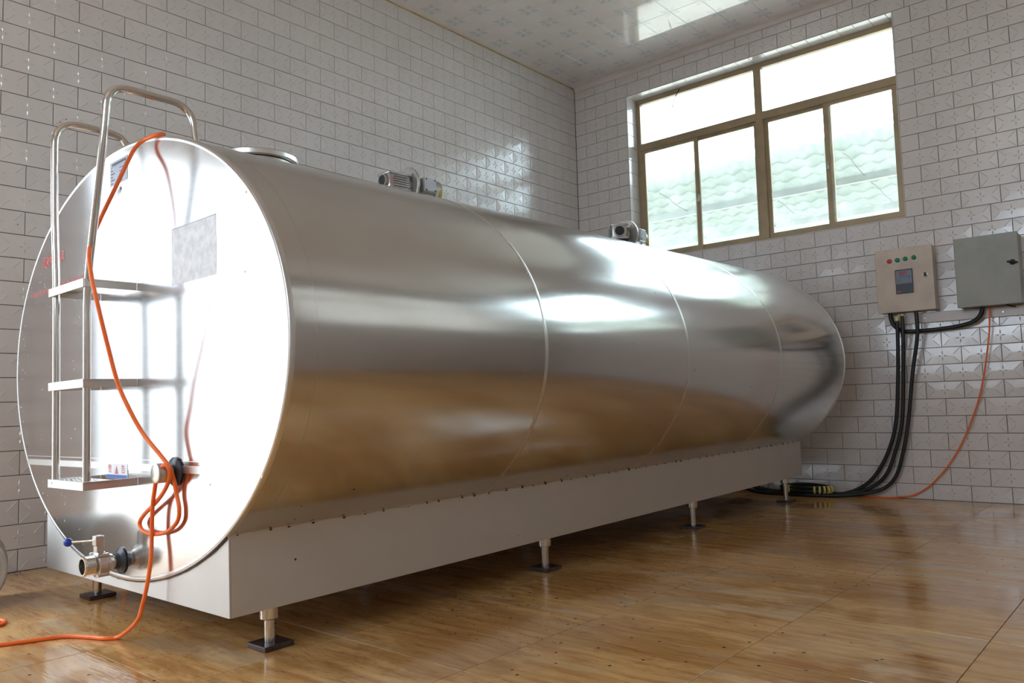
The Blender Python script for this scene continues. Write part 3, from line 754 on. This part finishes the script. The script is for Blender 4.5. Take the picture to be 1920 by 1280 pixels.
# drain valve
VY, VZ = -.016, -.885
mb = MB(); mb.lathe([(.074, 0), (.074, .050), (.078, .0555), (.108, .0555), (.112, .050), (.112, 0)], T(0, VY, VZ), (-1, 0, 0), 36)
for k in range(4):
    a = math.pi/4+k*math.pi/2; yy, z2 = VY+.056*math.cos(a), VZ+.056*math.sin(a)
    mb.lathe([(.070, 0), (.070, .009), (.116, .009), (.116, 0)], T(0, yy, z2), (-1, 0, 0), 10)
val = part(mb, 'drain_valve', STEEL_R, label='steel drain valve with blue ball lever')
mb = MB(); mb.lathe([(0, 0), (.0015, .058), (.006, .058), (.010, .050), (.018, .036), (.032, .032), (.032, 0)], T(0, VY, VZ), (-1, 0, 0), 32); part(mb, 'seal_flange', BLACKP, val)
mb = MB(); mb.lathe([(0, .026), (.040, .026), (.044, .036), (.058, .038), (.060, .044), (.074, .044), (.074, 0)], T(0, VY, VZ), (-1, 0, 0), 32); part(mb, 'pipe', STEEL_R, val)
prof = [(.112, .034), (.116, .036)]
for k in range(8): prof += [(.118+k*.005, .0395), (.1205+k*.005, .0425)]
prof += [(.160, .0405), (.163, .039), (.163, .0325), (.112, .0315), (.112, .0)]
mb = MB(); mb.lathe(prof, T(0, VY, VZ), (-1, 0, 0), 40); part(mb, 'threaded_spout', STEEL, val)
mb = MB(); mb.bbox(T(-.111, VY-.019, VZ+.050), T(-.079, VY+.019, VZ+.082), .004); mb.bbox(T(-.116, VY-.022, VZ+.078), T(-.080, VY+.020, VZ+.122), .005); part(mb, 'stem', STEEL_R, val)
kn = T(-.184, .078, -.787)
mb = MB(); mb.tube([T(-.10, VY+.005, -.784), kn], .0055, 10); part(mb, 'lever', STEEL, val)
mb = MB(); R_ = .0185; mb.lathe([(R_*math.sin(a), R_*math.cos(a)) for a in [math.radians(-90+15*k) for k in range(13)]], kn, (kn-T(-.10, VY, -.784)), 20); part(mb, 'knob', BLUE, val)
# ladder
PR = .0155
LZ = (.303, -.115, -.537)
left = fillet([T(-.197, .183, -.540), T(-.197, .183, .32), T(-.205, .190, .70), T(-.203, .190, 1.100), T(.115, .188, 1.092), T(.135, .185, .93)], .12, 10)
right = fillet([T(-.197, -.152, -.545), T(-.197, -.156, .30), T(-.199, -.34, .92), T(-.195, -.362, 1.102), T(.168, -.357, 1.104), T(.170, -.392, .89)], .13, 10)
for pts in (left, right):
    mb = MB(); mb.tube(pts, PR, 16); part(mb, 'ladder_pole', STEEL)
for z in LZ:
    mb = MB(); y0, y1 = -.182, .205
    mb.bbox(T(-.222, y0, z-.018), T(-.216, y1, z+.018), .0015)                    # front lip
    mb.bbox(T(-.218, y0, z+.010), T(-.100, y1, z+.016), .0015)                    # tread plate
    st = part(mb, 'ladder_step', STEEL_R)
    for i in range(6):
        for j in range(2):
            yy = y0+.05+i*.057; xx = -.185+j*.05
            if abs(yy-.183) < .03 or abs(yy+.155) < .03: continue
            mb = MB(); mb.lathe([(0, .010), (.002, .009), (.003, .006), (.003, 0)], T(xx, yy, z+.016), (0, 0, 1), 10); part(mb, 'tread_stud', STEEL, st)
    for yy in (y0, y1-.006):
        mb = MB(); mb.bbox(T(-.217, yy, z-.017), T(-.001, yy+.006, z+.017), .0015)
        part(mb, 'step_arm', STEEL_R, st)
# manhole lid
MX, MY = .705, .0
mb = MB(); mb.lathe([(.0, .185), (.095, .185), (.095, .0)], T(MX, MY, .93), (0, 0, 1), 48); mh = part(mb, 'manhole', STEEL_R)
mb = MB(); mb.lathe([(0, 0), (0, .196), (.002, .205), (.004, .208), (.026, .208), (.032, .203), (.046, .15), (.052, 0)], T(MX, MY, 1.030), (0, 0, 1), 64); part(mb, 'lid', RIM, mh)
mb = MB(); mb.tube(fillet([T(MX-.05, MY, 1.07), T(MX-.05, MY, 1.098), T(MX+.05, MY, 1.098), T(MX+.05, MY, 1.07)], .015), .007, 10); part(mb, 'lid_handle', STEEL, mh)
# agitator gear motors
def motor(x, y, yaw, label, gyaw=0.0, sc_=.88):
    base = T(x, y, RZ)
    Rm = Matrix.Translation(base) @ Matrix.Rotation(yaw, 4, 'Z') @ Matrix.Scale(sc_, 4); Rg = Rm @ Matrix.Rotation(gyaw, 4, 'Z')
    def P(mb, name, m, parent, label=None):
        Q = Rg if name in ('gearbox', 'bearing_housing', 'bore_cover', 'pink_label') else Rm
        mb.v = [tuple(Q @ Vector(v)) for v in mb.v]; return part(mb, name, m, parent, label)
    za = .165                                     # shaft height
    mb = MB(); mb.lathe([(.15, 0), (.15, .062), (.16, .068), (.30, .068), (.31, .064), (.31, 0)], (0, 0, za), (1, 0, 0), 36)
    for k in range(18):
        a = 2*math.pi*k/18
        mb.tube([(.17, .069*math.cos(a), za+.069*math.sin(a)), (.29, .069*math.cos(a), za+.069*math.sin(a))], .0035, 6)
    body = P(mb, 'agitator_motor', ALU, root, label)
    mb = MB()
    mb.bbox((-.095, -.060, za-.058), (.075, .060, za+.058), .010)
    mb.bbox((-.105, -.068, za+.046), (.085, .068, za+.064), .005); mb.bbox((-.105, -.068, za-.064), (.085, .068, za-.046), .005)
    for k in range(5):
        z = za-.034+k*.017
        for s in (-1, 1): mb.bbox((-.070, s*.058, z-.0035), (.070, s*.074, z+.0035), .002)
    for s in (-1, 1):
        for dx in (-.09, .07):
            for zz in (za+.055, za-.055): mb.lathe([(0, .010), (.010, .010), (.010, 0)], (dx, s*.064, zz), (0, s, 0), 10)
    g = P(mb, 'gearbox', ALU, body)
    mb = MB(); mb.lathe([(0, .0), (0, .046), (.022, .046), (.022, .040), (.014, .038)], (-.098, 0, za), (-1, 0, 0), 28); P(mb, 'bearing_housing', ALU, body)
    mb = MB(); mb.lathe([(0, .0385), (.001, .0385), (.001, 0)], (-.113, 0, za), (-1, 0, 0), 24); P(mb, 'bore_cover', BLACK, body)
    mb = MB(); mb.bbox((-.0958, -.061, za-.030), (-.0962+.012, -.0605, za+.030), .0002); mb.bbox((-.094, -.0615, za-.028), (-.060, -.0606, za+.028), .0002); P(mb, 'pink_label', PINK, body)
    mb = MB(); mb.lathe([(0, 0), (0, .126), (.004, .130), (.020, .130), (.024, .126), (.024, 0)], (.095, 0, za), (1, 0, 0), 48)
    for k in range(4):
        a = math.pi/4+k*math.pi/2; mb.lathe([(0, .009), (.010, .009), (.010, 0)], (.095, .098*math.cos(a), za+.098*math.sin(a)), (-1, 0, 0), 8)
    P(mb, 'flange', ALU, body)
    mb = MB(); mb.lathe([(.07, .045), (.10, .055)], (0, 0, za), (1, 0, 0), 28); mb.lathe([(.117, .085), (.152, .066)], (0, 0, za), (1, 0, 0), 32); P(mb, 'adaptor', ALU, body)
    mb = MB(); mb.bbox((.165, -.112, za-.052), (.275, -.060, za+.052), .008); tb = P(mb, 'terminal_box', ALU, body)
    mb = MB(); mb.bbox((.172, -.120, za-.046), (.268, -.110, za+.046), .006); P(mb, 'box_cover', ALU_L, tb)
    mb = MB()
    for dx in (.180, .260):
        for dz in (-.038, .038): mb.lathe([(0, .006), (.004, .006), (.004, 0)], (dx, -.118, za+dz), (0, -1, 0), 8)
    tag(P(mb, 'screws', BLACK, tb), kind='stuff')
    mb = MB(); mb.lathe([(.305, .066), (.305, .076), (.370, .076), (.382, .066), (.384, .0)], (0, 0, za), (1, 0, 0), 40); P(mb, 'fan_cowl', ALU, body)
    mb = MB()
    def curved(x0, x1, a0, a1, r):
        V = []
        for k in range(7):
            a = math.radians(a0+(a1-a0)*k/6); V += [(x0, r*math.cos(a), za+r*math.sin(a)), (x1, r*math.cos(a), za+r*math.sin(a))]
        return V, [(2*k, 2*k+1, 2*k+3, 2*k+2) for k in range(6)]
    mb.add(*curved(.318, .340, 185, 225, .0766)); P(mb, 'white_label', WHITE, body)
    mb = MB(); mb.add(*curved(.348, .368, 180, 225, .0766)); P(mb, 'yellow_label', YELLOW, body)
    mb = MB(); mb.lathe([(-.06, .135), (.012, .135), (.030, .118), (.085, .112), (.100, .072), (.108, .066), (.108, 0)], (-.01, 0, 0), (0, 0, 1), 36); P(mb, 'mounting_base', NAVY, body)
    mb = MB(); mb.lathe([(0, .007), (.020, .007), (.022, .009), (.028, .009), (.028, 0)], (.045, .02, za+.062), (0, 0, 1), 10); P(mb, 'vent_plug', BLACK, body)
motor(1.655, .0, math.radians(-3), 'silver gear motor on top of the tank nearer the ladder')
motor(4.13, .0, math.radians(2), 'silver gear motor on top of the tank in front of the window', math.radians(38), 1.02)

# ------------------------------------------------------------------ orange cord at the front
def tw(x, y, z): return Mt @ T(x, y, z)
cord = [tw(.75, 1.43, -1.178), tw(.64, 1.42, -1.12), tw(.55, 1.385, -.2), tw(.40, 1.10, .62), tw(.24, .55, .905), tw(.12, .0, .978), tw(.05, -.33, .951)]
cord += [tw(-.008, -.392, .924), tw(-.030, -.315, .915)]
cord += [tw(*p) for p in ((-0.05, -0.2785, 0.8852), (-0.085, -0.2814, 0.8119), (-0.125, -0.2504, 0.6936), (-0.155, -0.212, 0.5978), (-0.17, -0.1792, 0.5352), (-0.195, -0.1889, 0.4711), (-0.226, -0.2535, 0.3967), (-0.24, -0.3062, 0.3306), (-0.246, -0.3429, 0.2732), (-0.236, -0.3586, 0.1992), (-0.2, -0.3598, 0.0425), (-0.16, -0.3621, -0.1178), (-0.13, -0.3893, -0.2199), (-0.09, -0.4319, -0.3289), (-0.06, -0.5141, -0.415), (-0.048, -0.5558, -0.4571), (-0.03, -0.5577, -0.5003), (-0.016, -0.5588, -0.5705), (-0.014, -0.5757, -0.6322), (-0.016, -0.5614, -0.6805), (-0.02, -0.4886, -0.7226), (-0.02, -0.377, -0.7416), (-0.02, -0.2804, -0.7381), (-0.02, -0.2409, -0.7102), (-0.022, -0.2806, -0.6722), (-0.026, -0.4012, -0.6128), (-0.034, -0.4932, -0.5609), (-0.045, -0.5576, -0.5134), (-0.052, -0.5773, -0.4729), (-0.062, -0.5674, -0.4557), (-0.07, -0.5393, -0.468), (-0.066, -0.4984, -0.5049), (-0.05, -0.4446, -0.5569), (-0.036, -0.3944, -0.6291), (-0.034, -0.3815, -0.7371), (-0.04, -0.3864, -0.8314), (-0.05, -0.3741, -0.9367), (-0.062, -0.3521, -1.0276), (-0.075, -0.3329, -1.0841))]
cord += [Vector((-6.262, -2.055, .016)), Vector((-6.300, -2.010, .009)), Vector((-6.330, -1.940, .0085)), Vector((-6.392, -1.830, .0085)), Vector((-6.499, -1.778, .0085)), Vector((-6.602, -1.733, .0085)), Vector((-6.85, -1.60, .0085)), Vector((-7.05, -1.35, .0085)), Vector((-6.95, -1.13, .0085)), Vector((-6.72, -1.10, .0085)), Vector((-6.54, -1.20, .0085)), Vector((-6.472, -1.270, .0085)), Vector((-6.462, -1.325, .0085)), Vector((-6.50, -1.372, .0085)), Vector((-6.56, -1.37, .0085)), Vector((-6.70, -1.25, .0085)), Vector((-7.2, -.9, .0085))]
mb = MB(); mb.tube(spline(cord, 8), .0085, 10)
tag(mb.build('extension_cord', ORANGE), 'orange cord draped over the tank front and trailing across the floor to the left', 'cord')

# ------------------------------------------------------------------ pale round drum at the left edge
dc = Vector((-6.545, -.945, .195)); ax = Vector((CAM.x-dc.x, CAM.y-dc.y+.9, 0)).normalized()
rt_ = bpy.data.objects.new('plastic_drum', None); C.objects.link(rt_); rt_.location = (dc.x, dc.y, 0)
tag(rt_, 'pale round plastic drum lying on its side at the left edge', 'drum')
mb = MB(); mb.lathe([(.0, 0), (.0, .165), (.004, .176), (.012, .184), (.02, .188), (.03, .184), (-.0, .184)][:6]+[(-.05, .186), (-.16, .189), (-.18, .192), (-.20, .190), (-.36, .182), (-.375, .17), (-.375, 0)], (0, 0, .195), ax, 64); mb.build('drum_body', TUB, rt_)
mb = MB(); mb.lathe([(-.012, .184), (-.012, .194), (-.004, .196), (.024, .194), (.030, .188), (.026, .172), (.010, .165), (.010, 0)], (0, 0, .195), ax, 64); mb.build('drum_lid', TUB, rt_)

# ------------------------------------------------------------------ cabinets on the end wall
WF = -.0005                                                # face of the tiles
def wall_box(name, y0, y1, z0, z1, d, m, label, cat):
    o = bpy.data.objects.new(name, None); C.objects.link(o); o.location = (0, (y0+y1)/2, z0); tag(o, label, cat)
    W, H = (y1-y0), z1-z0
    mb = MB(); mb.bbox((WF, -W/2, 0), (-d+.018, W/2, H), .004); mb.build('body', m, o)
    mb = MB(); mb.bbox((-d+.016, -W/2-.004, -.004), (-d, W/2+.004, H+.004), .004); dr = mb.build('door', m, o)
    return o, dr, W, H, d
o, dr, W, H, d = wall_box('control_box', -3.868, -3.404, 1.668, 2.232, .15, CREAM, 'cream control box with coloured buttons and a small display', 'control box')
def onbox(mb, name, m, parent): return mb.build(name, m, parent)
def yb(u): return W/2-u                                    # u measured from the left edge as seen
for i, (u, z, m) in enumerate(((.118, .460, RED), (.184, .463, GREEN), (.250, .466, GREEN), (.320, .469, GREEN))):
    mb = MB(); mb.lathe([(0, .0205), (.006, .0205), (.008, .018), (.008, .016), (.016, .016), (.019, .012), (.019, 0)], (-d, yb(u), z), (-1, 0, 0), 24); mb.build('button', m, dr)
mb = MB(); mb.bbox((-d, yb(.158), .158), (-d-.010, yb(.302), .374), .003); me_ = mb.build('meter', DARK, dr)
def mbox(name, u0, u1, z0, z1, m, th=.0012):
    mb = MB(); mb.bbox((-d-.010, yb(u0), z0), (-d-.010-th, yb(u1), z1), .0004); return mb.build(name, m, me_)
mbox('meter_face', .164, .296, .246, .364, PANEL); 
for k in range(1): mbox('display', .196, .254, .330, .354, LED, .003)
for k in range(4): mbox('key', .200+k*.022, .214+k*.022, .306, .318, LBLUE, .003)
mbox('key', .270, .284, .286, .300, LBLUE, .003); mbox('print_mark', .174, .196, .272, .277, INK, .002); mbox('print_mark', .170, .196, .170, .180, RED, .0018)
mb = MB(); mb.lathe([(0, .024), (.005, .024), (.007, .016), (.022, .015), (.022, 0)], (-d, yb(.405), .305), (-1, 0, 0), 24); lk = mb.build('lock', STEEL, dr)
mb = MB(); mb.bbox((-d-.022, yb(.395), .288), (-d-.030, yb(.415), .322), .003); mb.build('lock_key', BLACK, lk)
mb = MB(); mb.bbox((WF, -W/2-.012, .02), (-.012, -W/2+.004, H-.02), .003)
o, dr, W, H, d = wall_box('junction_cabinet', -4.512, -4.052, 1.652, 2.234, .195, GREY, 'plain grey-green electrical cabinet with a black turn handle', 'cabinet')
mb = MB(); mb.lathe([(0, .022), (.010, .022), (.012, .018), (.012, 0)], (-d, yb(.418), .335), (-1, 0, 0), 20)
mb.tube([(-d-.014, yb(.380), .342), (-d-.018, yb(.418), .335), (-d-.014, yb(.456), .328)], [.006, .012, .006], 10); mb.build('handle', BLACK, dr)
mb = MB(); mb.tube(spline([(-.10, yb(.34), -.002), (-.10, yb(.36), -.012), (-.09, yb(.40), -.022)], 5), .005, 8); mb.build('cable_stub', BLACK, dr)
# trunking under the cabinets
mb = MB(); mb.bbox((WF, -3.415, 1.560), (-.030, -5.15, 1.648), .004); tk = mb.build('cable_trunking', WPVC)
tag(tk, 'pale horizontal plastic cable trunking under the wall cabinets', 'trunking')
for yy in (-3.75, -4.35): mb = MB(); mb.lathe([(0, .006), (.003, .005), (.003, 0)], (-.030, yy, 1.60), (-1, 0, 0), 10); mb.build('screw', STEEL_R, tk)

# black cables
def cable(pts, r, label, name='power_cable', m=BLACK, group=None, n=10):
    mb = MB(); mb.tube(spline(pts, n), r, 12); o = mb.build(name, m); tag(o, label, 'cable', group); return o
cable([(-.075, -3.480, 1.664), (-.075, -3.482, 1.62), (-.072, -3.505, 1.555), (-.07, -3.565, 1.500), (-.075, -3.66, 1.488), (-.075, -3.85, 1.490), (-.08, -4.03, 1.505), (-.085, -4.14, 1.535), (-.09, -4.195, 1.585), (-.09, -4.215, 1.645)], .0185, 'thick black conduit looping between the two wall cabinets', 'conduit')
G = 'black cables dropping from the control box to the floor'
def run(y0, yt, z0, dx, spread, label, end):
    pts = [(-.125+dx, y0, z0), (-.124+dx, y0+.003, 1.45), (-.095+dx, yt[0], 1.12), (-.075+dx, yt[1], .69), (-.070+dx, yt[2], .42), (-.070+dx, yt[3], .205), (-.078+dx, yt[4], .09)]+end
    return cable(pts, .0165, label, group=G)
r1 = run(-3.545, (-3.516, -3.468, -3.385, -3.262, -3.135), 1.600, 0, 0, 'black floor cable on the left of the three below the control box', [(-.085, -2.99, .030), (-.09, -2.85, .020), (-.12, -2.70, .020), (-.10, -2.45, .020), (0.0-.06, -2.25, .020), (-.05, -2.10, .05), (-.06, -1.97, .12), (-.30, -1.80, .20)])
r2 = run(-3.590, (-3.562, -3.520, -3.445, -3.350, -3.215), 1.630, -.004, 0, 'black floor cable between the two others below the control box', [(-.10, -3.06, .036), (-.13, -2.92, .020), (-.16, -2.72, .020), (-.15, -2.45, .020), (-.14, -2.25, .022), (-.13, -2.10, .060), (-.14, -1.95, .14), (-.35, -1.80, .22)])
r3 = run(-3.708, (-3.640, -3.572, -3.512, -3.440, -3.330), 1.663, -.008, 0, 'black floor cable on the right of the three below the control box', [(-.12, -3.16, .040), (-.20, -2.98, .019), (-.26, -2.75, .019), (-.28, -2.48, .019), (-.24, -2.22, .019), (-.22, -2.06, .045), (-.24, -1.92, .10), (-.42, -1.80, .20)])
for r_, y0, z0 in ((r1, -3.545, 1.600), (r2, -3.590, 1.628)):
    mb = MB(); mb.lathe([(0, .0185), (.030, .0185)], (-.124, y0, z0-.012), (0, 0, 1), 14); mb.build('yellow_tape', TAPE, r_)
# coil on the floor
cc_ = bpy.data.objects.new('cable_coil', None); C.objects.link(cc_); cc_.location = (-.17, -2.66, 0); tag(cc_, 'flat coil of black cable with yellow tape on the floor', 'cable')
for k in range(2):
    mb = MB(); mb.tube([(.125*math.cos(a)*(1-.0*k), .235*math.sin(a), .052+.033*k+.006*math.sin(2*a+k)) for a in [2*math.pi*i/48 for i in range(48)]], .0165, 12, closed=True); mb.build('cable_loop', BLACK, cc_)
for a in (-150, -138, -126, -114, -102, 150):
    a = math.radians(a); c_ = Vector((.125*math.cos(a), .235*math.sin(a), .068)); t_ = Vector((-.125*math.sin(a), .235*math.cos(a), 0)).normalized()
    mb = MB(); mb.lathe([(-.009, 0), (-.009, .0355), (.009, .0355), (.009, 0)], c_, t_, 14); mb.build('yellow_tape', TAPE, cc_)
cable([(-.095, -4.262, 1.648), (-.09, -4.262, 1.60), (-.075, -4.236, 1.36), (-.055, -4.140, .909), (-.045, -3.975, .50), (-.04, -3.79, .219), (-.04, -3.60, .055), (-.05, -3.42, .012), (-.07, -3.24, .008), (-.04, -2.9, .008), (-.03, -2.42, .008), (-.10, -2.0, .008), (-.5, -1.6, .008)], .0065, 'thin orange cable running from the grey cabinet down to the floor', 'orange_cable', ORANGE)
